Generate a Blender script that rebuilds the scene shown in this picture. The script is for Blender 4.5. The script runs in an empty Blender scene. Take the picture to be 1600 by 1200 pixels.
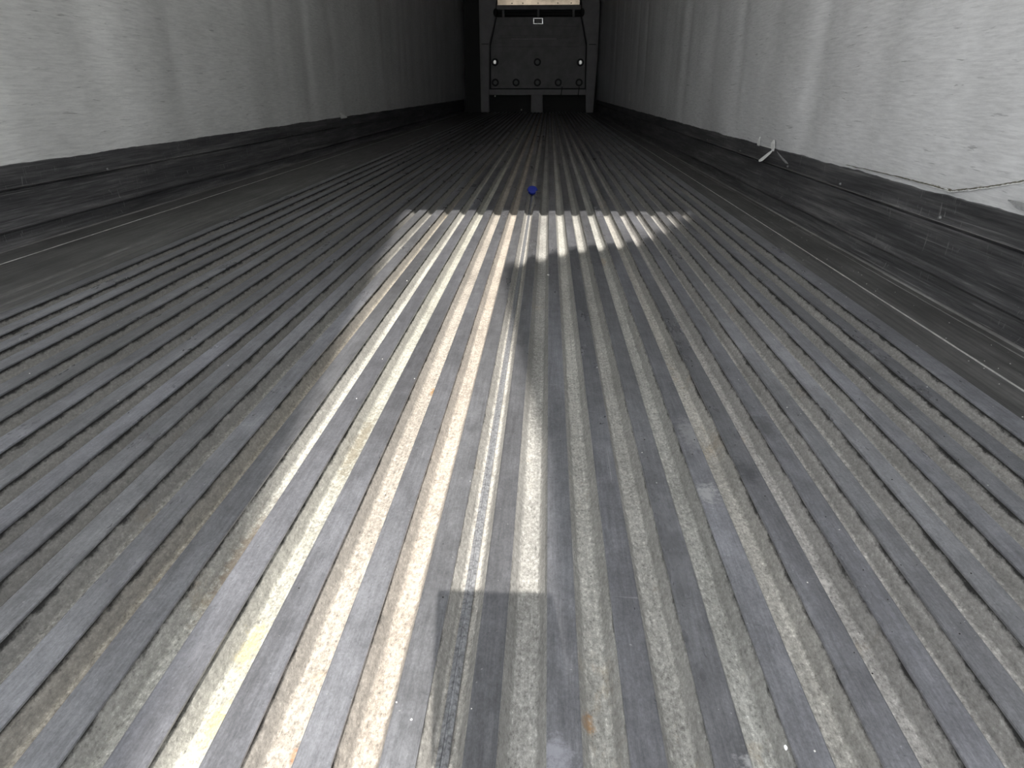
import bpy, bmesh, math, random
from mathutils import Vector, Matrix
random.seed(7)
S = bpy.context.scene
COL = S.collection
K = 0.927                      # measured units -> metres

# ------------------------------------------------------------------ camera
CAM_H = 0.48
cd = bpy.data.cameras.new('camera'); cam = bpy.data.objects.new('camera', cd); COL.objects.link(cam)
cd.sensor_width = 36; cd.lens = 24.3; cd.clip_start = 0.02; cd.clip_end = 300
R = ((0.9987848749, 0.0194538440, -0.0452804991),
     (0.0492826100, -0.3942608796, 0.9176761863),
     (0.0, -0.9187926352, -0.3947405395))
m = Matrix.Identity(4)
for r in range(3):
    m[r][0] = R[r][0]; m[r][1] = -R[r][1]; m[r][2] = -R[r][2]
m[2][3] = CAM_H * K
cam.matrix_world = m
S.camera = cam

# ------------------------------------------------------------------ light
SUN_DIR = Vector((-0.11, 1.0, -0.783)).normalized()      # the way the sunlight travels
sd = bpy.data.lights.new('sun', 'SUN'); sd.energy = 4.1; sd.angle = math.radians(0.42); sd.color = (1.0, 0.955, 0.885)
sun = bpy.data.objects.new('sun', sd); COL.objects.link(sun)
sun.rotation_euler = SUN_DIR.to_track_quat('-Z', 'Y').to_euler(); sun.location = (0, -6, 8)
w = bpy.data.worlds.new('sky'); S.world = w; w.use_nodes = True
nt = w.node_tree; nt.nodes.clear()
bg = nt.nodes.new('ShaderNodeBackground'); bg.inputs['Strength'].default_value = 1.75
wo = nt.nodes.new('ShaderNodeOutputWorld')
bg.inputs[0].default_value = (0.94, 0.97, 1.0, 1)   # bright even haze
nt.links.new(bg.outputs[0], wo.inputs[0])
S.view_settings.view_transform = 'Standard'; S.view_settings.look = 'None'
S.view_settings.gamma = 1.0; S.view_settings.use_curve_mapping = False
S.view_settings.exposure = 1.15

# ------------------------------------------------------------------ materials
class N:
    """small node helper"""
    def __init__(s, name):
        s.m = bpy.data.materials.new(name); s.m.use_nodes = True
        s.t = s.m.node_tree; s.b = s.t.nodes['Principled BSDF']
        s.tc = s.t.nodes.new('ShaderNodeTexCoord').outputs['Object']
    def link(s, a, b): s.t.links.new(a, b)
    def mapped(s, scale, rot=(0, 0, 0), loc=(0, 0, 0)):
        n = s.t.nodes.new('ShaderNodeMapping'); n.inputs['Scale'].default_value = scale
        n.inputs['Rotation'].default_value = rot; n.inputs['Location'].default_value = loc
        s.link(s.tc, n.inputs[0]); return n.outputs[0]
    def noise(s, scale, sc=(1, 1, 1), detail=4, rough=0.6, rot=(0, 0, 0), dist=0, loc=(0, 0, 0)):
        n = s.t.nodes.new('ShaderNodeTexNoise'); n.inputs['Scale'].default_value = scale
        n.inputs['Detail'].default_value = detail; n.inputs['Roughness'].default_value = rough
        n.inputs['Distortion'].default_value = dist
        s.link(s.mapped(sc, rot, loc), n.inputs['Vector']); return n.outputs['Fac']
    def ramp(s, fac, stops):
        n = s.t.nodes.new('ShaderNodeValToRGB'); e = n.color_ramp.elements
        while len(e) > 2: e.remove(e[-1])
        for i, (p, c) in enumerate(stops):
            el = e[i] if i < 2 else e.new(p)
            el.position = p; el.color = (c, c, c, 1) if isinstance(c, (int, float)) else (*c, 1)
        s.link(fac, n.inputs[0]); return n.outputs[0]
    def mix(s, fac, a, b, mode='MIX'):
        n = s.t.nodes.new('ShaderNodeMix'); n.data_type = 'RGBA'; n.blend_type = mode
        for sock, v in ((n.inputs[0], fac), (n.inputs[6], a), (n.inputs[7], b)):
            if isinstance(v, (int, float)): sock.default_value = v
            elif isinstance(v, tuple): sock.default_value = (*v, 1)
            else: s.link(v, sock)
        return n.outputs[2]
    def math(s, op, a, b=0.0):
        n = s.t.nodes.new('ShaderNodeMath'); n.operation = op
        for sock, v in ((n.inputs[0], a), (n.inputs[1], b)):
            if isinstance(v, (int, float)): sock.default_value = v
            else: s.link(v, sock)
        return n.outputs[0]
    def axis(s, k):
        n = s.t.nodes.new('ShaderNodeSeparateXYZ'); s.link(s.tc, n.inputs[0]); return n.outputs[k]
    def tint(s):
        return s.t.nodes.new('ShaderNodeObjectInfo').outputs['Color']
    def bump(s, h, strength=0.3, dist=0.001):
        n = s.t.nodes.new('ShaderNodeBump'); n.inputs['Strength'].default_value = strength; n.inputs['Distance'].default_value = dist
        s.link(h, n.inputs['Height']); s.link(n.outputs[0], s.b.inputs['Normal'])
    def spot(s, x, y, r, stretch=1.0, seed=0):
        vm = s.t.nodes.new('ShaderNodeVectorMath'); vm.operation = 'DISTANCE'
        s.link(s.mapped((1, 1 / stretch, 0)), vm.inputs[0]); vm.inputs[1].default_value = (x, y / stretch, 0)
        jit = s.math('MULTIPLY', s.math('SUBTRACT', s.noise(90, (1, 1, 1), 5, 0.75, loc=(seed, 0, 0)), 0.5), r * 3.2)
        return s.ramp(s.math('DIVIDE', s.math('ADD', vm.outputs['Value'], jit), r), [(0.35, 1.0), (1.0, 0.0)])
    def set(s, color=None, rough=None, metal=0.0, spec=0.5):
        for k, v in (('Base Color', color), ('Roughness', rough), ('Metallic', metal), ('Specular IOR Level', spec)):
            if v is None: continue
            sock = s.b.inputs[k]
            if isinstance(v, tuple): sock.default_value = (*v, 1)
            elif isinstance(v, (int, float)): sock.default_value = v
            else: s.link(v, sock)
        return s.m

# stains, scuffs and one painted sunlit spot at fixed places on the floor: x, y, radius, stretch along y, colour, strength
STAINS = [(-.2565, .387, .010, 2.5, (.62, .45, .15), .4), (-.262, .47, .010, 4.0, (.60, .50, .22), .4), (-.184, .3616, .0045, 1.6, (.50, .22, .08), .6),
          (-.1825, 1.047, .007, 3.0, (.36, .21, .07), .85), (.0405, .403, .006, 2.0, (.42, .22, .07), .8), (-.2279, 1.16, .012, 12.0, (.55, .36, .20), .35),
          (.2835, .589, .016, 1.2, (.80, .78, .74), .8), (-.262, .86, .012, 10.0, (.16, .13, .09), .6), (-.325, .60, .012, 9.0, (.17, .12, .08), .6)]
SCUFFS_AND_SUN_SPOT = [(.198, .717, .016, 1.6, (.50, .50, .50), .7), (.206, .87, .016, 3.5, (.42, .42, .42), .5), (.2565, .77, .016, 2.2, (.06, .06, .065), .6), (.318, .90, .016, 3.0, (.07, .07, .07), .55),
          (.157, .353, .013, 1.3, (.62, .62, .62), .6), (.014, .352, .014, 1.6, (.50, .50, .56), .5), (-.145, 2.30, .02, 2.0, (.05, .05, .05), .7)]  # the bluish spot paints sunlight on a rail near the camera

def mat_rail():
    n = N('worn_aluminium')
    base = n.ramp(n.noise(5, (1.0, 0.25, 1), 6, 0.65), [(0.3, (0.13, 0.131, 0.139)), (0.5, (0.200, 0.202, 0.216)), (0.70, (0.325, 0.330, 0.357))])
    streak = n.ramp(n.noise(150, (1.6, 0.08, 1), 5, 0.75), [(0.32, 0.78), (0.62, 1.12)])
    c = n.mix(1.0, base, streak, 'MULTIPLY')
    scuff = n.ramp(n.noise(70, (0.8, 1.3, 1), 6, 0.8, (0, 0, .6), dist=.3), [(0.30, 1.0), (0.38, 0.0)])
    c = n.mix(n.math('MULTIPLY', scuff, 0.6), c, (0.05, 0.05, 0.055))
    scr = n.ramp(n.noise(30, (0.25, 5.5, 1), 2, 0.5, (0, 0, 0.9), 0.4), [(0.73, 0.0), (0.78, 1.0)])
    scr2 = n.ramp(n.noise(30, (5.0, 0.16, 1), 2, 0.5, (0, 0, 0.22), 0.3), [(0.735, 0.0), (0.78, 1.0)])
    speck = n.ramp(n.noise(230, (1, 1, 1), 1, 0.4), [(0.76, 0.0), (0.79, 1.0)])
    f = n.math('MAXIMUM', n.math('MAXIMUM', n.math('MULTIPLY', scr, 0.35), n.math('MULTIPLY', scr2, 0.3)), n.math('MULTIPLY', speck, 0.5))
    c = n.mix(f, c, (0.5, 0.5, 0.5))
    grain = n.ramp(n.noise(420, (1, 0.5, 1), 3, 0.8), [(0.35, 0.84), (0.65, 1.14)])
    c = n.mix(1.0, c, grain, 'MULTIPLY')
    smudge = n.ramp(n.noise(34, (1, 0.7, 1), 6, 0.78, loc=(5, 1, 0)), [(0.36, 0.80), (0.62, 1.14)])
    c = n.mix(1.0, c, smudge, 'MULTIPLY')
    for k, (x, y, r, st, col, q) in enumerate(SCUFFS_AND_SUN_SPOT):
        c = n.mix(n.math('MULTIPLY', n.spot(x, y, r, st, k * 3), q), c, col)
    c = n.mix(1.0, c, n.tint(), 'MULTIPLY')
    r = n.ramp(n.noise(9, (1, 0.3, 1), 5, 0.7), [(0.3, 0.24), (0.7, 0.40)])
    n.bump(n.noise(90, (2, 0.08, 1), 3, 0.6), 0.15, 0.0006)
    return n.set(c, r, 0.42, 0.4)

def mat_channel():
    n = N('oxidised_channel')
    z = n.axis(2)
    base = n.ramp(n.noise(330, (1, 0.55, 1), 5, 0.8), [(0.34, (0.20, 0.193, 0.185)), (0.46, (0.395, 0.386, 0.366)), (0.57, (0.49, 0.480, 0.458)), (0.68, (0.80, 0.785, 0.76))])
    pat = n.ramp(n.noise(9, (1.4, 0.5, 1), 5, 0.7), [(0.32, 0.74), (0.62, 1.1)])
    flake = n.ramp(n.noise(120, (1, 0.7, 1), 4, 0.7, loc=(7, 3, 0)), [(0.36, 0.82), (0.62, 1.18)])
    pat = n.mix(1.0, pat, flake, 'MULTIPLY')
    c = n.mix(1.0, base, pat, 'MULTIPLY')
    rust = n.ramp(n.noise(7, (1, 0.6, 1), 6, 0.75, loc=(3, 8, 1)), [(0.60, 0.0), (0.74, 1.0)])
    c = n.mix(n.math('MULTIPLY', rust, 0.45), c, (0.44, 0.30, 0.13))
    for k, (x, y, r, st, col, q) in enumerate(STAINS):
        c = n.mix(n.math('MULTIPLY', n.spot(x, y, r, st, k * 5), q), c, col)
    fine = n.ramp(n.noise(60, (6, 0.03, 1), 2, 0.5), [(0.35, 0.9), (0.65, 1.07)])
    c = n.mix(1.0, c, fine, 'MULTIPLY')
    c = n.mix(1.0, c, n.tint(), 'MULTIPLY')
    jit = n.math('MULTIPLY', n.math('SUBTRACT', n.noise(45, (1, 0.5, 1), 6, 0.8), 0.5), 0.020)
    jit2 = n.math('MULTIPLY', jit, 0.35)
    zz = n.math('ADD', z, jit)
    # side faces of the channel are mixed toward grey, the top of the side toward black
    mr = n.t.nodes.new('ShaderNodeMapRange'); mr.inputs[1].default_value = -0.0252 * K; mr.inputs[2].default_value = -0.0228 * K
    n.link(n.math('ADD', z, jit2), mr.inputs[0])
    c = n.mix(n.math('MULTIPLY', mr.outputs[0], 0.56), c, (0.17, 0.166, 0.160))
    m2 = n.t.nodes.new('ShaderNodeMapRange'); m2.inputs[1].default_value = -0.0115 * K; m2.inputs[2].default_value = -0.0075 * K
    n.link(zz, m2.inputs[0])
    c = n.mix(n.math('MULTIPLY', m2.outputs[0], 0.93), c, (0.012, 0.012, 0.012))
    dark = n.ramp(n.noise(70, (1, 0.8, 1), 6, 0.85, loc=(1, 5, 2)), [(0.28, 1.0), (0.36, 0.0)])
    c = n.mix(n.math('MULTIPLY', dark, 0.7), c, (0.05, 0.045, 0.04))
    n.bump(n.noise(170, (1, 0.6, 1), 5, 0.7), 0.6, 0.002)
    return n.set(c, 0.72, 0.0, 0.35)

def mat_wall():
    n = N('scuffed_white_liner')
    c = n.ramp(n.noise(2.2, (1, 0.6, 1.2), 6, 0.62), [(0.3, (0.70, 0.70, 0.70)), (0.68, (0.84, 0.84, 0.845))])
    fine = n.ramp(n.noise(32, (1, 0.35, 4.5), 7, 0.78), [(0.32, 0.78), (0.60, 1.05)])
    c = n.mix(1.0, c, fine, 'MULTIPLY')
    marks = n.ramp(n.noise(13, (1, 0.45, 2.6), 8, 0.82, dist=0.8), [(0.255, 1.0), (0.33, 0.0)])
    c = n.mix(n.math('MULTIPLY', marks, 0.4), c, (0.10, 0.10, 0.10))
    diag = n.ramp(n.noise(16, (1, 0.5, 7.0), 3, 0.55, (0.45, 0, 0), 0.7), [(0.29, 1.0), (0.34, 0.0)])
    c = n.mix(n.math('MULTIPLY', diag, 0.4), c, (0.12, 0.12, 0.12))
    pale_scratch = n.ramp(n.noise(15, (1, 0.3, 8.0), 3, 0.5, (-0.3, 0, 0), 0.5, loc=(4, 4, 4)), [(0.73, 0.0), (0.77, 1.0)])  # pale slanted scratches
    c = n.mix(n.math('MULTIPLY', pale_scratch, 0.35), c, (0.85, 0.85, 0.85))
    smear = n.ramp(n.noise(2.6, (1, 1.2, 0.14), 2, 0.4), [(0.28, 0.87), (0.62, 1.03)])
    c = n.mix(1.0, c, smear, 'MULTIPLY')
    c = n.mix(1.0, c, n.tint(), 'MULTIPLY')
    n.bump(n.noise(40, (1, 1, 3), 5, 0.65), 0.25, 0.002)
    return n.set(c, 0.5, 0.0, 0.4)

def mat_kick():
    n = N('scraped_dark_scuff_plate')
    base = n.ramp(n.noise(7, (1.2, 0.22, 3.2), 6, 0.7), [(0.3, (0.040, 0.040, 0.043)), (0.5, (0.088, 0.087, 0.090)), (0.70, (0.19, 0.185, 0.185))])
    st = n.ramp(n.noise(60, (3.0, 0.05, 3.0), 6, 0.75), [(0.36, 0.6), (0.62, 1.35)])
    c = n.mix(1.0, base, st, 'MULTIPLY')
    scr = n.ramp(n.noise(34, (5, 0.07, 5), 4, 0.65, (0.02, 0, 0.02), 0.3), [(0.60, 0.0), (0.68, 1.0)])
    d1 = n.ramp(n.noise(42, (1, 2.8, 0.5), 4, 0.7, (0.6, 0, 0), 0.6), [(0.61, 0.0), (0.66, 1.0)])
    gate = n.ramp(n.noise(3, (1, 1, 5), 2, 0.5, loc=(2, 2, 2)), [(0.47, 0.0), (0.55, 1.0)])
    f = n.math('MAXIMUM', n.math('MULTIPLY', scr, 0.5), n.math('MULTIPLY', n.math('MULTIPLY', d1, gate), 0.5))
    c = n.mix(f, c, (0.36, 0.355, 0.35))
    n.bump(n.noise(35, (3, 0.08, 3), 4, 0.6), 0.25, 0.001)
    return n.set(c, 0.50, 0.25, 0.4)

def mat_strip():
    n = N('worn_edge_sheet')
    base = n.ramp(n.noise(9, (1.2, 0.35, 1), 7, 0.75), [(0.3, (0.060, 0.059, 0.058)), (0.5, (0.105, 0.103, 0.10)), (0.72, (0.17, 0.168, 0.165))])
    st = n.ramp(n.noise(34, (3, 0.07, 1), 4, 0.65), [(0.36, 0.72), (0.62, 1.25)])
    c = n.mix(1.0, base, st, 'MULTIPLY')
    scr = n.ramp(n.noise(26, (4, 0.08, 1), 3, 0.6, (0, 0, 0.03), 0.5), [(0.70, 0.0), (0.74, 1.0)])
    sp = n.ramp(n.noise(120, (1, 0.6, 1), 3, 0.5), [(0.72, 0.0), (0.76, 1.0)])
    c = n.mix(n.math('MULTIPLY', n.math('MAXIMUM', scr, sp), 0.5), c, (0.42, 0.42, 0.41))
    c = n.mix(1.0, c, n.tint(), 'MULTIPLY')
    n.bump(n.noise(60, (2, 0.2, 1), 4, 0.6), 0.3, 0.001)
    return n.set(c, 0.5, 0.35, 0.4)

def mat_plain(name, col, rough=0.6, metal=0.0, var=0.12, scale=12, spec=0.4):
    n = N(name)
    lo = tuple(v * (1 - var) for v in col); hi = tuple(min(1, v * (1 + var)) for v in col)
    c = n.ramp(n.noise(scale, (1, 1, 1), 5, 0.6), [(0.3, lo), (0.7, hi)])
    return n.set(c, rough, metal, spec)

M = dict(rail=mat_rail(), chan=mat_channel(), wall=mat_wall(), kick=mat_kick(), strip=mat_strip(),
    bulk=mat_plain('grey_bulkhead_plastic', (0.27, 0.262, 0.262), 0.55, 0, 0.12, 8),
    panel=mat_plain('dark_grey_panel', (0.19, 0.185, 0.185), 0.5, 0, 0.2, 7),
    black=mat_plain('black_rubber_and_shade', (0.010, 0.010, 0.010), 0.6),
    bright=mat_plain('bright_metal', (0.82, 0.82, 0.80), 0.25, 0.8, 0.05),
    reflector=mat_plain('polished_reflector', (0.42, 0.41, 0.39), 0.3, 0.9, 0.05),
    bolt=mat_plain('dull_bolt_metal', (0.16, 0.16, 0.16), 0.5, 0.3),
    chute=mat_plain('warm_metal_sheet', (0.30, 0.245, 0.185), 0.22, 1.0, 0.5, 2.5),
    torn=mat_plain('torn_white_liner', (0.90, 0.90, 0.88), 0.6, 0, 0.08, 60),
    tornd=mat_plain('torn_grey_liner', (0.34, 0.34, 0.34), 0.6, 0, 0.3, 60),
    foam=mat_plain('crack_filler', (0.16, 0.15, 0.12), 0.9, 0, 0.5, 120),
    seam=mat_plain('speckled_seam_metal', (0.30, 0.305, 0.32), 0.35, 0.3, 0.55, 260),
    blue=mat_plain('blue_plastic', (0.010, 0.022, 0.22), 0.35, 0, 0.1),
    weld=mat_plain('bright_weld', (0.62, 0.62, 0.60), 0.4, 0.3, 0.25, 40),
    crumb=mat_plain('pale_crumbs', (0.75, 0.74, 0.70), 0.6),
    dark=mat_plain('dark_crumbs', (0.03, 0.028, 0.025), 0.8),
    roof=mat_plain('pale_roof_liner', (0.80, 0.80, 0.79), 0.6),
    steel=mat_plain('painted_rear_steel', (0.45, 0.45, 0.44), 0.5, 0.3),
    yard=mat_plain('pale_concrete_yard', (0.55, 0.54, 0.52), 0.9, 0, 0.2, 1.5),
    blocker=mat_plain('grey_shadow_screen', (0.34, 0.35, 0.36), 0.7, 0, 0.2, 3))

# ------------------------------------------------------------------ mesh helpers
def build(name, bm, mat, parent=None, kind=None, smooth=False, bevel=0):
    me = bpy.data.meshes.new(name)
    bmesh.ops.recalc_face_normals(bm, faces=bm.faces)
    bm.to_mesh(me); bm.free()
    for mt in (mat if isinstance(mat, list) else [mat]): me.materials.append(mt)
    if smooth:
        for p in me.polygons: p.use_smooth = True
    o = bpy.data.objects.new(name, me); COL.objects.link(o)
    if parent: o.parent = parent
    if kind: o['kind'] = kind
    if bevel:
        b = o.modifiers.new('bevel', 'BEVEL'); b.width = bevel; b.segments = 2; b.limit_method = 'ANGLE'
    return o
def tag(o, label, cat, group=None):
    o['label'] = label; o['category'] = cat
    if group: o['group'] = group
    return o
def empty(name, x, y, z):
    o = bpy.data.objects.new(name, None); COL.objects.link(o); o.location = (x * K, y * K, z * K); o.empty_display_size = 0.05
    return o
def box(bm, x0, x1, y0, y1, z0, z1):
    v = [bm.verts.new((x * K, y * K, z * K)) for x in (x0, x1) for y in (y0, y1) for z in (z0, z1)]
    for f in ((0, 1, 3, 2), (4, 6, 7, 5), (0, 4, 5, 1), (2, 3, 7, 6), (0, 2, 6, 4), (1, 5, 7, 3)): bm.faces.new([v[i] for i in f])
def bx(name, dims, mat, parent=None, kind=None, bevel=0):
    bm = bmesh.new(); box(bm, *dims); return build(name, bm, mat, parent, kind, bevel=bevel)
def extrude_xz(bm, pts, ys, closed=True, cap=True):
    rings = [[bm.verts.new((x * K, y * K, z * K)) for x, z in pts] for y in ys]
    n = len(pts)
    for a, b in zip(rings, rings[1:]):
        for i in range(n if closed else n - 1):
            bm.faces.new((a[i], a[(i + 1) % n], b[(i + 1) % n], b[i]))
    if closed and cap: bm.faces.new(rings[0]); bm.faces.new(rings[-1][::-1])
def poly_y(bm, pts, y0, y1):
    extrude_xz(bm, pts, (y0, y1))
def local(o, parent):     # parts built in world coordinates under an empty
    o.location = -parent.location

Y0, Y1 = -0.25, 15.30
WR, WL = 0.97, -1.74

# ------------------------------------------------------------------ floor
fl = bx('floor', (WL - 0.06, WR + 0.06, Y0, Y1 + 0.4, -0.09, -0.030), M['steel'], kind='structure')
lefts = {-6: -.402, -5: -.333, -4: -.259, -3: -.188, -2: -.121, -1: -.057, 0: .008, 1: .073, 2: .138, 3: .202, 4: .268, 5: .332, 6: .391, 7: .455, 8: .519, 9: .582, 10: .645, 11: .712}
rights = {-18: -1.223, -17: -1.146, -16: -1.078, -15: -1.003, -14: -.921, -13: -.851, -12: -.775, -11: -.705, -10: -.635, -9: -.572, -8: -.508, -7: -.4365, -6: -.368, -5: -.299, -4: -.228, -3: -.158, -2: -.093, -1: -.031}
rails = []
for i in range(-18, 12):
    if i <= -1:
        r = rights[i]; l = lefts.get(i, r - 0.033)
    else:
        l = lefts[i]; r = l + (0.0285 if i < 11 else 0.042)
    rails.append((l, r))
ys_long = [Y0, 0.6, 1.6, 3.2, 6, 10, Y1]
for l, r in rails:
    bm = bmesh.new()
    pts = [(l, -.0008), (l + .0012, 0), (r - .0012, 0), (r, -.0008), (r, -.0032), (r - .0032, -.0036), (r - .0036, -.0295), (l + .0036, -.0295), (l + .0032, -.0036), (l, -.0032)]
    extrude_xz(bm, pts, (Y0, Y1))
    o = build('floor_rail', bm, M['rail'], fl)
    v = random.uniform(0.86, 1.12); o.color = (v, v, v * random.uniform(0.99, 1.03), 1)
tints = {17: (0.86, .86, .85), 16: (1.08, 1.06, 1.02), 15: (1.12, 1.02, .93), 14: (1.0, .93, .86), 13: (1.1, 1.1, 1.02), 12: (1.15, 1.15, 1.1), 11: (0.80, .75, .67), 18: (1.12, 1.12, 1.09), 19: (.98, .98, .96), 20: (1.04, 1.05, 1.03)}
for k in range(len(rails) - 1):
    a = rails[k][1]; b = rails[k + 1][0]; mid = (a + b) / 2
    bm = bmesh.new()
    pts = [(a - .0030, -.0036), (a - .0028, -.0080), (a + .0065, -.0225), (a + .0095, -.0252), (mid - .004, -.0262), (mid + .004, -.0262), (b - .0095, -.0252), (b - .0065, -.0225), (b + .0028, -.0080), (b + .0030, -.0036)]
    low = [(b + .0030, -.0295), (a - .0030, -.0295)]
    extrude_xz(bm, pts + low, (Y0, Y1))
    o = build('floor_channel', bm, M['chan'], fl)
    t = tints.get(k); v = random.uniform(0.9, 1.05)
    side_tone = 0.58 if k < 10 else (0.72 if k < 12 else (1.15 if k < 22 else 1.05))  # channels darker on the left, lightest in the middle
    t = t or (v * side_tone, v * side_tone * .985, v * side_tone * (.95 if k < 22 else .985))
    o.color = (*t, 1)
# polished seam ridge down the middle of one channel, ending under the blue cap
a = rails[16][1]; b = rails[17][0]; mid = (a + b) / 2 - 0.001
bm = bmesh.new()
extrude_xz(bm, [(mid - .0055, -.0262), (mid - .005, -.0225), (mid - .0015, -.0212), (mid - .0008, -.0228), (mid + .0008, -.0228), (mid + .0015, -.0212), (mid + .005, -.0225), (mid + .0055, -.0262)], (Y0, 3.62))
o = build('seam_ridge', bm, M['seam'], fl); o['label'] = 'grey metal seam ridge along the channel bottom'
# edge sheets between the last rails and the walls, each in two strips parted by a thin bright weld
rr = rails[-1][1]; ll = rails[0][0]
for nm, xa, xb in (('edge_sheet', rr, .822), ('edge_sheet', .8275, WR + .03), ('edge_sheet', -1.60, ll), ('edge_sheet', WL - .03, -1.606)):
    sgn = 0.0
    bm = bmesh.new()
    if xa == rr: pts = [(xa, -.002), (xb, .0), (xb, -.0295), (xa, -.0295)]
    else: pts = [(xa, .0), (xb, 0.0), (xb, -.0295), (xa, -.0295)]
    extrude_xz(bm, pts, (Y0, Y1)); build(nm, bm, M['strip'], fl)
for x in (.8225, -1.6055):
    bm = bmesh.new(); n = 160
    extr = []
    for i in range(n + 1):
        y = Y0 + (Y1 - Y0) * (i / n) ** 1.8
        wv = .0013 + random.uniform(-.0003, .0009)
        extr.append([bm.verts.new(((x + .0025 + dx * wv) * K, y * K, z * K)) for dx, z in ((-1, -.006), (-.7, .0012), (.7, .0012), (1, -.006))])
    for p, q in zip(extr, extr[1:]):
        for j in range(3): bm.faces.new((p[j], p[j + 1], q[j + 1], q[j]))
    o = build('weld_line', bm, M['weld'], fl); o['label'] = 'thin bright weld line'
# shallow lap ridges: two on the left sheet, one worn bright at the foot of each wall plate
for x, wd, hh, tn in ((-1.36, .012, .003, 1.3), (-1.30, .010, .002, 1.3), (.950, .007, .0025, 2.2), (.925, .003, .001, 1.7), (-1.715, .007, .0025, 1.9)):
    bm = bmesh.new(); extrude_xz(bm, [(x - wd, -.001), (x - wd * .4, hh), (x + wd * .4, hh), (x + wd, -.001)], (Y0, Y1))
    o = build('lap_ridge', bm, M['strip'], fl); o.color = (tn, tn, tn, 1)

# ------------------------------------------------------------------ walls (rippled liner, real undulation)
def ripple(side, y, z):
    v = 0.0
    cs = (1.2, 1.75, 2.30, 2.85, 3.4, 3.95, 4.6, 5.5, 6.2, 6.9, 7.9, 8.6, 9.4, 10.3, 11.5, 12.7) if side > 0 else (1.6, 2.2, 2.85, 3.5, 4.2, 4.8, 5.4, 6.1, 6.7, 7.3, 8.0, 8.9, 9.8, 10.6, 11.5, 12.6)
    for i, c in enumerate(cs):
        wd = 0.075 + 0.05 * ((i * 37) % 5) / 5
        cc = c + 0.03 * math.sin(z * 2.5 + i)
        v += (0.0040 + 0.0018 * ((i * 53) % 4)) * math.exp(-((y - cc) / wd) ** 2)
    v += 0.0022 * math.sin(y * 7.3 + z * 1.1) + 0.0012 * math.sin(y * 15.7 + 2 * z + side)
    return v * (1.15 if side > 0 else 0.85) * (0.45 + 0.55 * min(1, max(0, (z - 0.22) / 0.4)))
def wall(name, x, side):
    bm = bmesh.new(); ny = 520; nz = 14
    zs = [-.06, .20] + [.24 + (3.0 - .24) * (k / nz) ** 1.4 for k in range(nz + 1)]
    grid = []
    for i in range(ny + 1):
        y = Y0 + (Y1 + 0.4 - Y0) * (i / ny) ** 1.25
        grid.append([bm.verts.new(((x + side * (ripple(side, y, z) if z > .21 else .009)) * K, y * K, z * K)) for z in zs])
    for p, q in zip(grid, grid[1:]):
        for j in range(len(zs) - 1): bm.faces.new((p[j], p[j + 1], q[j + 1], q[j]))
    # thickness: outer skin
    xo = x + side * .07
    o4 = [bm.verts.new((xo * K, yy * K, zz * K)) for yy in (Y0, Y1 + .4) for zz in (-.06, 3.0)]
    bm.faces.new((o4[0], o4[1], o4[3], o4[2]))
    for col, oa, ob in ((grid[0], o4[0], o4[1]), (grid[-1], o4[2], o4[3])): bm.faces.new(col + [ob, oa])
    bm.faces.new([g[-1] for g in grid] + [o4[3], o4[1]]); bm.faces.new([g[0] for g in grid] + [o4[2], o4[0]])
    return build(name, bm, M['wall'], kind='structure', smooth=False)
wr = wall('wall_right', WR + .004, 1); wl = wall('wall_left', WL - .004, -1)
for wobj in (wr, wl):
    for p in wobj.data.polygons: p.use_smooth = len(p.vertices) == 4
wl.color = (.97, .97, .94, 1)
bx('ceiling', (WL - .07, WR + .07, Y0, Y1 + .4, 3.0, 3.08), M['roof'], kind='structure')
bx('wall_front', (WL - .07, WR + .07, Y1 + .32, Y1 + .40, -.06, 3.0), M['black'], kind='structure')  # coloured black to paint the deep shade in the bulkhead openings

# scuff plates: upper strip with a ragged top, then a thicker lower plate with a cove foot
def upper_plate(name, x, side, z0, z1):
    bm = bmesh.new(); n = 700; rows = []; j = 0
    for i in range(n + 1):
        y = Y0 + (Y1 - Y0) * (i / n) ** 1.6
        j = 0.75 * j + random.uniform(-.0011, .0011)
        zt = z1 + j + .0015 * math.sin(y * 9)
        prof = [(0.030, z0), (-.0030, z0), (-.0042, z0 + .0012), (-.0014, z0 + .005), (-.0005, z0 + .04), (-.001, zt - .002), (.001, zt), (.030, zt)]
        rows.append([bm.verts.new(((x + side * dx) * K, y * K, z * K)) for dx, z in prof])
    for p, q in zip(rows, rows[1:]):
        for k in range(len(p) - 1): bm.faces.new((p[k], p[k + 1], q[k + 1], q[k]))
    bm.faces.new(rows[0]); bm.faces.new(rows[-1][::-1])
    return build(name, bm, M['kick'], kind='structure')
def lower_plate(name, x, side, z1):
    pts = [(0.030, z1 + .012), (.0080, z1 + .012), (.0080, z1), (.0000, z1 - .0015), (-.0005, z1 - .006), (.0015, z1 - .03), (-.0015, .10), (-.0045, .070), (-.010, .060), (-.0105, .053), (-.0015, .044), (-.0015, .028), (-.004, .012), (-.009, .004), (-.014, 0), (.03, 0)]
    bm = bmesh.new(); n = 90; rows = []
    for i in range(n + 1):
        y = Y0 + (Y1 - Y0) * (i / n) ** 1.5
        wob = .0016 * math.sin(y * 3.1 + side) + .0010 * math.sin(y * 7.7)
        rows.append([bm.verts.new(((x + side * (dx + (wob if .02 < z < .12 else 0))) * K, y * K, (z + (wob * .5 if .04 < z < .12 else 0)) * K)) for dx, z in pts])
    for p, q in zip(rows, rows[1:]):
        for k in range(len(p) - 1): bm.faces.new((p[k], p[k + 1], q[k + 1], q[k]))
    bm.faces.new(rows[0]); bm.faces.new(rows[-1][::-1])
    return build(name, bm, M['kick'], kind='structure')
up_r = upper_plate('trim_1', WR, 1, .174, .238); up_l = upper_plate('trim_2', WL, -1, .176, .247)
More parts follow.
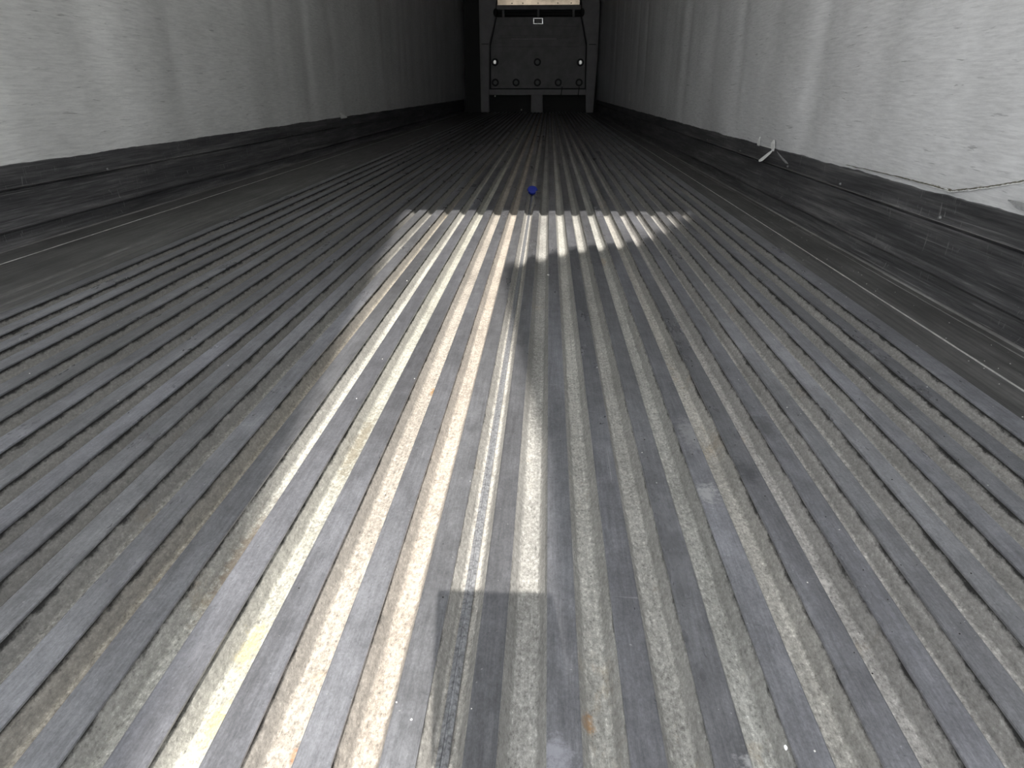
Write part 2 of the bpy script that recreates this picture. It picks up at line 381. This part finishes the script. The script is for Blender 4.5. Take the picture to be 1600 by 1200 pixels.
lo_r = lower_plate('baseboard_right', WR, 1, .168); lo_l = lower_plate('baseboard_left', WL, -1, .170)

for par, x, side, z, tn in ((up_r, WR, 1, .174, 2.0), (up_l, WL, -1, .176, 1.3)):
    bm = bmesh.new()
    extrude_xz(bm, [(x, z), (x - side * .0046, z + .0004), (x - side * .0050, z + .0014), (x - side * .0010, z + .0030), (x, z + .0030)], (Y0, Y1))
    o = build('plate_lip', bm, M['strip'], par); o.color = (tn, tn, tn, 1)  # tinted lighter, more on the right, to paint the light the lip catches

def screw(x, side, y, z, r, parent):
    bm = bmesh.new()
    mt = Matrix.Translation((x * K, y * K, z * K)) @ Matrix.Rotation(math.radians(90), 4, 'Y')
    bmesh.ops.create_cone(bm, cap_ends=True, segments=12, radius1=r * K, radius2=r * .6 * K, depth=.006 * K, matrix=mt)
    if side > 0:
        for v in bm.verts:
            d = v.co.x - x * K
            v.co.x = x * K - d
    o = build('screw', bm, M['bolt'], parent)
    return o
for y in (1.10, 1.776, 2.412, 2.96, 3.715, 4.5, 5.3):
    screw(WR - .0035, 1, y, .185 if y > 2 else .184, .0058, up_r)
for y in (2.764, 3.473, 4.171, 4.9, 5.6):
    screw(WL + .0035, -1, y, .181, .006, up_l)

# ------------------------------------------------------------------ torn liner, crack
def ribbon(name, pts, mat, parent, label=None, th=.0015):
    """thin strip: pts = list of (x,y,z,halfwidth, widthdir)"""
    bm = bmesh.new(); rows = []
    for x, y, z, hw, wd in pts:
        wd = Vector(wd)
        c = Vector((x, y, z)); off = Vector((th, 0, 0))
        rows.append([bm.verts.new((c + s * hw * wd + o) * K) for s, o in ((-1, off * 0), (1, off * 0), (1, off), (-1, off))])
    for p, q in zip(rows, rows[1:]):
        for k in range(4): bm.faces.new((p[k], p[(k + 1) % 4], q[(k + 1) % 4], q[k]))
    bm.faces.new(rows[0]); bm.faces.new(rows[-1][::-1])
    o = build(name, bm, mat, parent)
    if label: o['label'] = label
    return o
xr = WR - .004; W1 = (0, 1, 0)
ribbon('liner_tear', [(xr, 3.408, .232, .016, W1), (xr - .002, 3.402, .242, .022, W1), (xr - .003, 3.400, .256, .014, W1), (xr, 3.396, .272, .003, W1)], M['torn'], wr, 'white torn spot at the liner edge')
ribbon('liner_tear', [(xr - .004, 3.166, .228, .014, W1), (xr - .006, 3.170, .244, .028, W1), (xr - .006, 3.174, .258, .026, W1), (xr - .002, 3.176, .272, .008, W1)], M['torn'], wr, 'white torn spot above the hanging strip')
ribbon('liner_tear', [(xr - .002, 3.38, .2372, .0016, (0, 0, 1)), (xr - .002, 3.27, .2372, .0024, (0, 0, 1)), (xr - .002, 3.18, .2372, .0014, (0, 0, 1))], M['torn'], wr, 'thin white torn edge')
s1 = ribbon('torn_strip', [(WR - .008, 3.165, .234, .006, W1), (WR - .016, 3.19, .216, .019, W1), (WR - .026, 3.22, .196, .024, W1), (WR - .032, 3.245, .182, .026, W1), (WR - .034, 3.255, .176, .006, W1)], M['torn'], wr, 'white strip of liner hanging over the dark plate')
s2 = ribbon('torn_strip', [(WR - .007, 3.11, .230, .003, W1), (WR - .0075, 3.05, .216, .015, W1), (WR - .0075, 2.99, .203, .024, W1), (WR - .007, 2.965, .196, .018, W1)], M['tornd'], wr, 'grey curled scrap beside the white strip')
ribbon('liner_tear', [(xr, 8.99, .328, .03, W1), (xr - .006, 8.97, .35, .10, W1), (xr - .006, 8.98, .39, .05, W1), (xr - .004, 9.0, .42, .06, W1), (xr, 9.0, .432, .03, W1)], M['torn'], wr, 'small grey torn flap far down the right wall')
ribbon('liner_tear', [(WL + .006, 6.2, .236, .09, W1), (WL + .010, 6.19, .246, .10, W1), (WL + .010, 6.15, .262, .05, W1), (WL + .006, 6.10, .282, .02, W1)], M['torn'], wl, 'small white torn flap on the left wall')
def crack(pts, w0, mat, dx, name, seed):
    rnd = random.Random(seed); bm = bmesh.new(); rows = []
    for (y0, z0, a0), (y1, z1, a1) in zip(pts, pts[1:]):
        for i in range(14):
            t = i / 14; y = y0 + (y1 - y0) * t; z = z0 + (z1 - z0) * t + rnd.uniform(-.0009, .0009)
            ww = (a0 + (a1 - a0) * t) * w0 * rnd.uniform(.7, 1.4)
            x = WR + .003 + dx
            rows.append([bm.verts.new(((x + .004) * K, y * K, (z + s * ww * 1.2) * K)) if abs(s) == 1 else bm.verts.new((x * K, y * K, (z + s * ww) * K)) for s in (-1, -.8, .8, 1)])
    for p, q in zip(rows, rows[1:]):
        for k in range(3): bm.faces.new((p[k], p[k + 1], q[k + 1], q[k]))
    return build(name, bm, mat, wr)
cp = [(2.40, .2475, .25), (2.03, .2515, .5), (1.86, .2515, .8), (1.76, .2510, 1.0), (1.70, .262, 1.0), (1.617, .279, 1.0), (1.507, .304, 1.1), (1.30, .35, 1.1)]
crack(cp, .0016, M['foam'], -.004, 'liner_crack', 3)
crack([(y, z - .0022, a) for y, z, a in cp[2:]], .0009, M['torn'], -.0042, 'crack_edge', 5)
ribbon('liner_tear', [(xr, 1.885, .2545, .004, W1), (xr - .002, 1.87, .2560, .010, W1), (xr - .002, 1.845, .2550, .006, W1)], M['torn'], wr, 'white chip on the crack')
ribbon('liner_tear', [(xr, 1.80, .2525, .004, W1), (xr - .002, 1.785, .2545, .012, W1), (xr - .001, 1.77, .2520, .005, W1)], M['torn'], wr, 'white chip on the crack')
# dark scrape at the right edge of the frame
ribbon('liner_gouge', [(xr + .0005, 1.535, .262, .001, (0, 0, 1)), (xr - .0005, 1.50, .258, .006, (0, 0, 1)), (xr - .0005, 1.44, .254, .010, (0, 0, 1)), (xr - .0005, 1.38, .250, .012, (0, 0, 1))], M['tornd'], wr, 'dark gouge in the white liner')

# ------------------------------------------------------------------ bulkhead at the far end
YB = 15.12
PX = 0.01315
def X(px): return -0.245 + (px - 840) * (0.01228 + 0)
def Z(py): return 0.003 + (176 - py) * 0.01140
# plane scale checked against the camera: x 748.5->-1.382, 937->.934 at z 2.0; 752->-1.374, 926->.891 at the floor
def BX(px, py):
    t = py / 175.0
    xa = -1.382 + (px - 748.5) * (0.934 + 1.382) / (937 - 748.5)
    xb = -1.374 + (px - 752) * (0.891 + 1.374) / (926 - 752)
    return xa * (1 - t) + xb * t
def BZ(py): return 2.016 * (1 - py / 176.2) + 0.0002 * 0
def bp(px, py): return (BX(px, py), BZ(py))
bk = empty('air_return_bulkhead', BX(840, 176), YB, 0)
tag(bk, 'tall grey air return bulkhead closing the dark far end of the floor', 'bulkhead')
def part(name, bm, mat, parent=bk, label=None, bevel=0):
    o = build(name, bm, mat, None, bevel=bevel)
    o.parent = parent
    if parent is bk: o.location = (-bk.location.x, -bk.location.y, -bk.location.z)
    if label: o['label'] = label
    return o
def plate(name, pts, y0, y1, mat, parent=bk, label=None, bevel=0):
    bm = bmesh.new(); poly_y(bm, [bp(*p) for p in pts], YB + y0, YB + y1)
    return part(name, bm, mat, parent, label, bevel)
T = -60
fp_l = plate('frame_post', [(748.5, T), (748.5, 0), (752, 175.6), (764.3, 175.6), (764.3, 146), (765, 66), (775, 24), (775, T)], -.02, .14, M['bulk'], bevel=.006)
fp_r = plate('frame_post', [(937.3, T), (937.3, 0), (933, 95), (926.5, 176), (915.5, 176), (915.2, 146), (917.3, 66), (909.5, 24), (909.5, T)], -.02, .14, M['bulk'], bevel=.006)
plate('centre_leg', [(830, 147), (848.5, 147), (848.5, 176), (830, 176)], -.02, .14, M['bulk'], bevel=.006)
plate('lower_rail', [(764.3, 138), (915.2, 138), (915.2, 147.2), (764.3, 147.2)], -.02, .14, M['bulk'], bevel=.006)
for pts in ([(752.5, 65.8), (763.5, 65.8), (763.5, 66.8), (752.5, 66.8)],):
    plate('post_seam', pts, -.023, -.018, M['black'], fp_l)
plate('post_seam', [(920, 66.8), (931.5, 66.8), (931.5, 67.8), (920, 67.8)], -.023, -.018, M['black'], fp_r)
rim = plate('post_edge', [(748.5, T), (748.5, 0), (752, 175), (753.4, 175), (750.3, 0), (750.3, T)], -.045, -.015, M['bulk'], fp_l)
rim = plate('post_edge', [(937.3, T), (937.3, 0), (933, 95), (931.3, 95), (935.4, 0), (935.4, T)], -.045, -.015, M['bulk'], fp_r)
pn = plate('front_panel', [(767, 136.4), (767, 68.5), (776.5, 25), (907.5, 25), (915.4, 68.5), (913.8, 136.4)], .012, .10, M['panel'], bevel=.008)
# black sheet painting the shadow in the gap behind the panel
plate('panel_gap_shade', [(765, 138), (765, 24), (916.8, 24), (916.8, 138)], .10, .13, M['black'])
# pressed ribs on the panel
for y0, y1, d in ((38.5, 40.5, .012), (53.0, 54.6, .012), (57.0, 64.0, .016), (69.5, 71.0, .018)):
    plate('pressed_rib', [(778, y1), (778, y0), (904, y0), (904, y1)], .012 - d, .02, M['panel'], pn, bevel=.004)
plate('pressed_rib', [(799, 59.5), (799, 57.5), (870, 57.5), (870, 59.5)], -.012, .02, M['bulk'], pn)
# bright framed latch plate
lt = plate('latch_frame', [(833.0, 36.6), (833.0, 26.2), (849.3, 26.2), (849.3, 36.6)], -.012, .02, M['bright'], bk, 'bright outlined latch plate', bevel=.01)
plate('latch_insert', [(834.8, 35.1), (834.8, 27.7), (847.4, 27.7), (847.4, 35.1)], -.020, .0, M['panel'], lt)
# bolts with black recess rings
def bolt(px, py, white=False):
    c = bp(px, py)
    def disc(r, y0, y1, cx=0, cz=0, sx=1, sz=1):
        bm = bmesh.new()
        pts = [(c[0] + cx + r * sx * math.cos(a * math.pi / 10), c[1] + cz + r * sz * math.sin(a * math.pi / 10)) for a in range(20)]
        poly_y(bm, pts, YB + y0, YB + y1); return bm
    b = part('bolt_cup', disc(.072, .004, .05), M['black'])
    part('bolt_head', disc(.040, -.008, .02), M['bolt'] if not white else M['panel'], b)
    if white:
        # small polished reflector, tilted to mirror the bright doorway to the camera
        C = Vector((c[0], YB - .035, c[1])); nrm = ((Vector((0, 0, CAM_H)) - C).normalized() + (Vector((-.2, -3, 1.5)) - C).normalized()).normalized()
        q = nrm.to_track_quat('Z', 'Y'); bm = bmesh.new()
        bmesh.ops.create_cone(bm, cap_ends=True, segments=16, radius1=.030, radius2=.030, depth=.02, matrix=Matrix.Translation(C * K) @ q.to_matrix().to_4x4() @ Matrix.Diagonal((.8, 1.1, 1, 1)))
        part('reflector', bm, M['reflector'], b, 'small bright reflector')
for px, py, wh in ((773.5, 94.5, 1), (840, 94.5, 0), (907, 95.2, 1), (774, 127, 0), (806.5, 127, 0), (840, 127, 0), (872.5, 127, 0), (905, 127, 0)):
    bolt(px, py, wh)
# hinge bar, posts and end knobs
plate('bar_slot', [(772, 21.5), (772, 15.5), (912, 15.5), (912, 21.5)], .05, .10, M['black'])
for px in (786.5, 841.5, 896.5):
    plate('bar_bracket', [(px - 1.6, 25), (px - 1.6, 14), (px + 1.6, 14), (px + 1.6, 25)], -.01, .08, M['panel'])
bm = bmesh.new(); bmesh.ops.create_cone(bm, cap_ends=True, segments=16, radius1=.012, radius2=.012, depth=1.75 * K, matrix=Matrix.Translation((BX(841, 18) * K, (YB + .02) * K, BZ(18.5) * K)) @ Matrix.Rotation(math.radians(90), 4, 'Y'))
part('hinge_bar', bm, M['black'])
for px in (774.5, 910):
    bm = bmesh.new(); bmesh.ops.create_uvsphere(bm, u_segments=14, v_segments=8, radius=.052, matrix=Matrix.Translation((BX(px, 18) * K, (YB - .02) * K, BZ(18.5) * K)) @ Matrix.Diagonal((.8, .6, 1.3, 1)))
    part('hinge_knob', bm, M['black'])
plate('shelf_lip', [(776, 14.5), (776, 7.2), (908, 7.2), (908, 14.5)], -.01, .12, M['panel'], bevel=.005)
plate('upper_panel', [(775, -46), (775, T), (909.5, T), (909.5, -46)], .0, .12, M['bulk'])
# metal sheet above the lip, leaning a little forward, which mirrors the bright doorway
bm = bmesh.new()
za, zb = BZ(7.4), BZ(-46); xa, xb = BX(777, 7), BX(906, 7)
lean = -math.tan(math.radians(2.6)) * (zb - za)
pp = [(xa, YB + .10, za), (xb, YB + .10, za), (xb, YB + .10 + lean, zb), (xa, YB + .10 + lean, zb)]
f = [bm.verts.new(Vector(p) * K) for p in pp]; g = [bm.verts.new((Vector(p) + Vector((0, .02, 0))) * K) for p in pp]
bm.faces.new(f); bm.faces.new(g[::-1])
for i in range(4): bm.faces.new((f[i], f[(i + 1) % 4], g[(i + 1) % 4], g[i]))
sh = part('return_air_sheet', bm, M['chute'], bk, 'shiny warm metal sheet')
for px in (817, 872, 841, 800, 893):
    plate('sheet_fastener', [(px - .7, 4.6), (px - .7, 3.4), (px + .7, 3.4), (px + .7, 4.6)], .06, .12, M['black'], sh)
# loose hose ends under the lower rail on the right
for px in (877.5, 904):
    bm = bmesh.new(); bmesh.ops.create_cone(bm, cap_ends=True, segments=8, radius1=.007, radius2=.007, depth=.20, matrix=Matrix.Translation((BX(px, 140) * K, (YB - .04) * K, BZ(143) * K)) @ Matrix.Rotation(math.radians(6), 4, 'Y'))
    part('hose_end', bm, M['black'])
# bright crumbs seen in the return openings
for px, py in ((773.5, 149), (815, 171.5)):
    bm = bmesh.new(); bmesh.ops.create_icosphere(bm, subdivisions=1, radius=.017, matrix=Matrix.Translation((BX(px, py) * K, (YB + .03) * K, BZ(py) * K)))
    part('reflector', bm, M['crumb'])

# ------------------------------------------------------------------ small things on the floor
def cap():
    e = empty('bottle_cap', -.0745, 3.63, -.0212 * 0 + 0.0)
    bm = bmesh.new(); n = 28; R0 = .0235
    prof = [(0, .014), (.80, .0140), (.93, .0125), (1.0, .0095), (1.0, .0), (.86, .0), (.86, .008), (0, .009)]
    rings = []
    for r, z in prof:
        rings.append([bm.verts.new((R0 * r * (1 + (.03 if (k % 2 and .95 < r) else 0)) * math.cos(2 * math.pi * k / n), R0 * r * math.sin(2 * math.pi * k / n), z)) for k in range(n)] if r else [bm.verts.new((0, 0, z))])
    for a, b in zip(rings, rings[1:]):
        for k in range(n):
            A = a if len(a) > 1 else a * n; B = b if len(b) > 1 else b * n
            vs = []
            for v in (A[k], A[(k + 1) % n], B[(k + 1) % n], B[k]):
                if v not in vs: vs.append(v)
            bm.faces.new(vs)
    o = build('bottle_cap', bm, M['blue'])
    bpy.data.objects.remove(e)
    o.location = (-.0745 * K, 3.60 * K, -.0035); o.rotation_euler = (math.radians(38), math.radians(6), 0)
    tag(o, 'blue plastic cap lying in the middle channel beyond the sunlit patch', 'cap')
cap()
def chip(name, x, y, z, s, mat, label, seed):
    rnd = random.Random(seed); bm = bmesh.new()
    bmesh.ops.create_icosphere(bm, subdivisions=1, radius=s * K)
    for v in bm.verts: v.co = Vector((v.co.x * rnd.uniform(.6, 1.2), v.co.y * rnd.uniform(.8, 1.7), v.co.z * rnd.uniform(.25, .5)))
    o = build(name, bm, mat); o.location = (x * K, y * K, (z + s * .3) * K); tag(o, label, 'debris')
chip('paper_scrap', .1985, .402, -.004, .0022, M['torn'], 'white scrap caught on a rail edge near the bottom right', 1)
chip('paper_scrap', .0075, 1.885, 0, .004, M['crumb'], 'tiny pale scrap on the dark rail by the shadow corner', 2)
# scattered crumbs nobody would count
def crumbs(name, n, mat, lab, seed, smin, smax, region):
    rnd = random.Random(seed); bm = bmesh.new()
    for _ in range(n):
        x0, x1, y0, y1 = region[rnd.randrange(len(region))]
        x = rnd.uniform(x0, x1); y = y0 + (y1 - y0) * rnd.random() ** 1.3; z = 0
        on = True
        for k in range(len(rails) - 1):
            if rails[k][1] - .001 < x < rails[k + 1][0] + .001: z = -.0262; x = min(max(x, rails[k][1] + .010), rails[k + 1][0] - .010); break
        s = rnd.uniform(smin, smax)
        r = bmesh.ops.create_icosphere(bm, subdivisions=1, radius=s)
        for v in r['verts']:
            v.co = Vector((v.co.x * rnd.uniform(.7, 1.3) + x * K, v.co.y * rnd.uniform(.7, 1.5) + y * K, v.co.z * .5 + z * K + s * .3))
    o = build(name, bm, mat, kind='stuff'); tag(o, lab, 'debris')
crumbs('pale_crumbs', 260, M['crumb'], 'tiny pale crumbs and flakes strewn over the ribbed floor', 11, .0006, .0013, [(-.35, .6, .35, 1.6), (.3, .95, .8, 3.2), (-1.2, .0, 1.0, 4.0), (.7, .95, 1.0, 3.0)])
crumbs('dark_crumbs', 130, M['dark'], 'tiny dark flakes strewn over the ribbed floor', 12, .0005, .0010, [(-.35, .6, .35, 1.4), (.2, .7, .5, 1.6)])

# ------------------------------------------------------------------ rear of the trailer and the yard (behind the camera)
bx('trim_3', (WL - .07, WR + .07, Y0 - .10, Y0, 2.60, 3.08), M['steel'], kind='structure')
bx('ground', (-40, 40, -45, 30, -1.5, -1.3), M['yard'], kind='structure')
# added gantry, unseen: two screens cut to cast the shadow edges on the floor
YC = -3.0
def back(x, y):       # follow the sunlight from the edge of the sunlit patch back to the screens
    d = y - YC; return (x + .11 * d, .783 * d)
gt = empty('shadow_gantry', 0, YC, -1.3)
tag(gt, 'added unseen gantry with screens shaped to cast the floor shadows', 'gantry')
def gpart(name, bm, mat):
    o = build(name, bm, mat); o.parent = gt; o.location = -gt.location
right = [(.03, .20), (.012, .6), (.004, .9), (-.045, 1.25), (-.09, 1.6), (-.125, 1.95), (-.09, 2.06), (0, 2.16), (.1, 2.27), (.2, 2.32), (.32, 2.39), (.45, 2.62), (.55, 2.84), (.66, 3.1), (.8, 3.5), (1.2, 3.5), (1.2, .20)]
left = [(-.275 - .11 * y, y) for y in (-.1, 3.5)] + [(-2.1, 3.5), (-2.1, -.1)]
for pl in (right, left):
    bm = bmesh.new(); poly_y(bm, [back(*p) for p in pl], YC - .02, YC); gpart('shadow_screen', bm, M['blocker'])
bm = bmesh.new(); box(bm, -2.6, 3.4, YC - .1, YC + .1, 5.0, 5.25); gpart('beam', bm, M['steel'])
for x in (-2.6, 3.2):
    bm = bmesh.new(); box(bm, x, x + .2, YC - .1, YC + .1, -1.3, 5.0); gpart('post', bm, M['steel'])
# unseen phone sized to cast the notch shadow, on an added stand
st = empty('added_phone_stand', .60, -.05, 0)
tag(st, 'added unseen black stand with a side arm holding a phone just behind the viewpoint', 'stand')
def spart(name, bm, mat, bevel=0):
    o = build(name, bm, mat, bevel=bevel); o.parent = st; o.location = -st.location
bm = bmesh.new(); box(bm, -.040, .078, -.030, -.018, .300, .462); spart('phone', bm, M['black'], .002)
bm = bmesh.new(); box(bm, .078, .60, -.045, -.025, .35, .37); spart('arm', bm, M['black'])
bm = bmesh.new(); box(bm, .59, .61, -.060, -.040, 0, .40); spart('post', bm, M['black'])
bm = bmesh.new(); box(bm, .50, .70, -.15, .05, 0, .012); spart('foot', bm, M['black'])
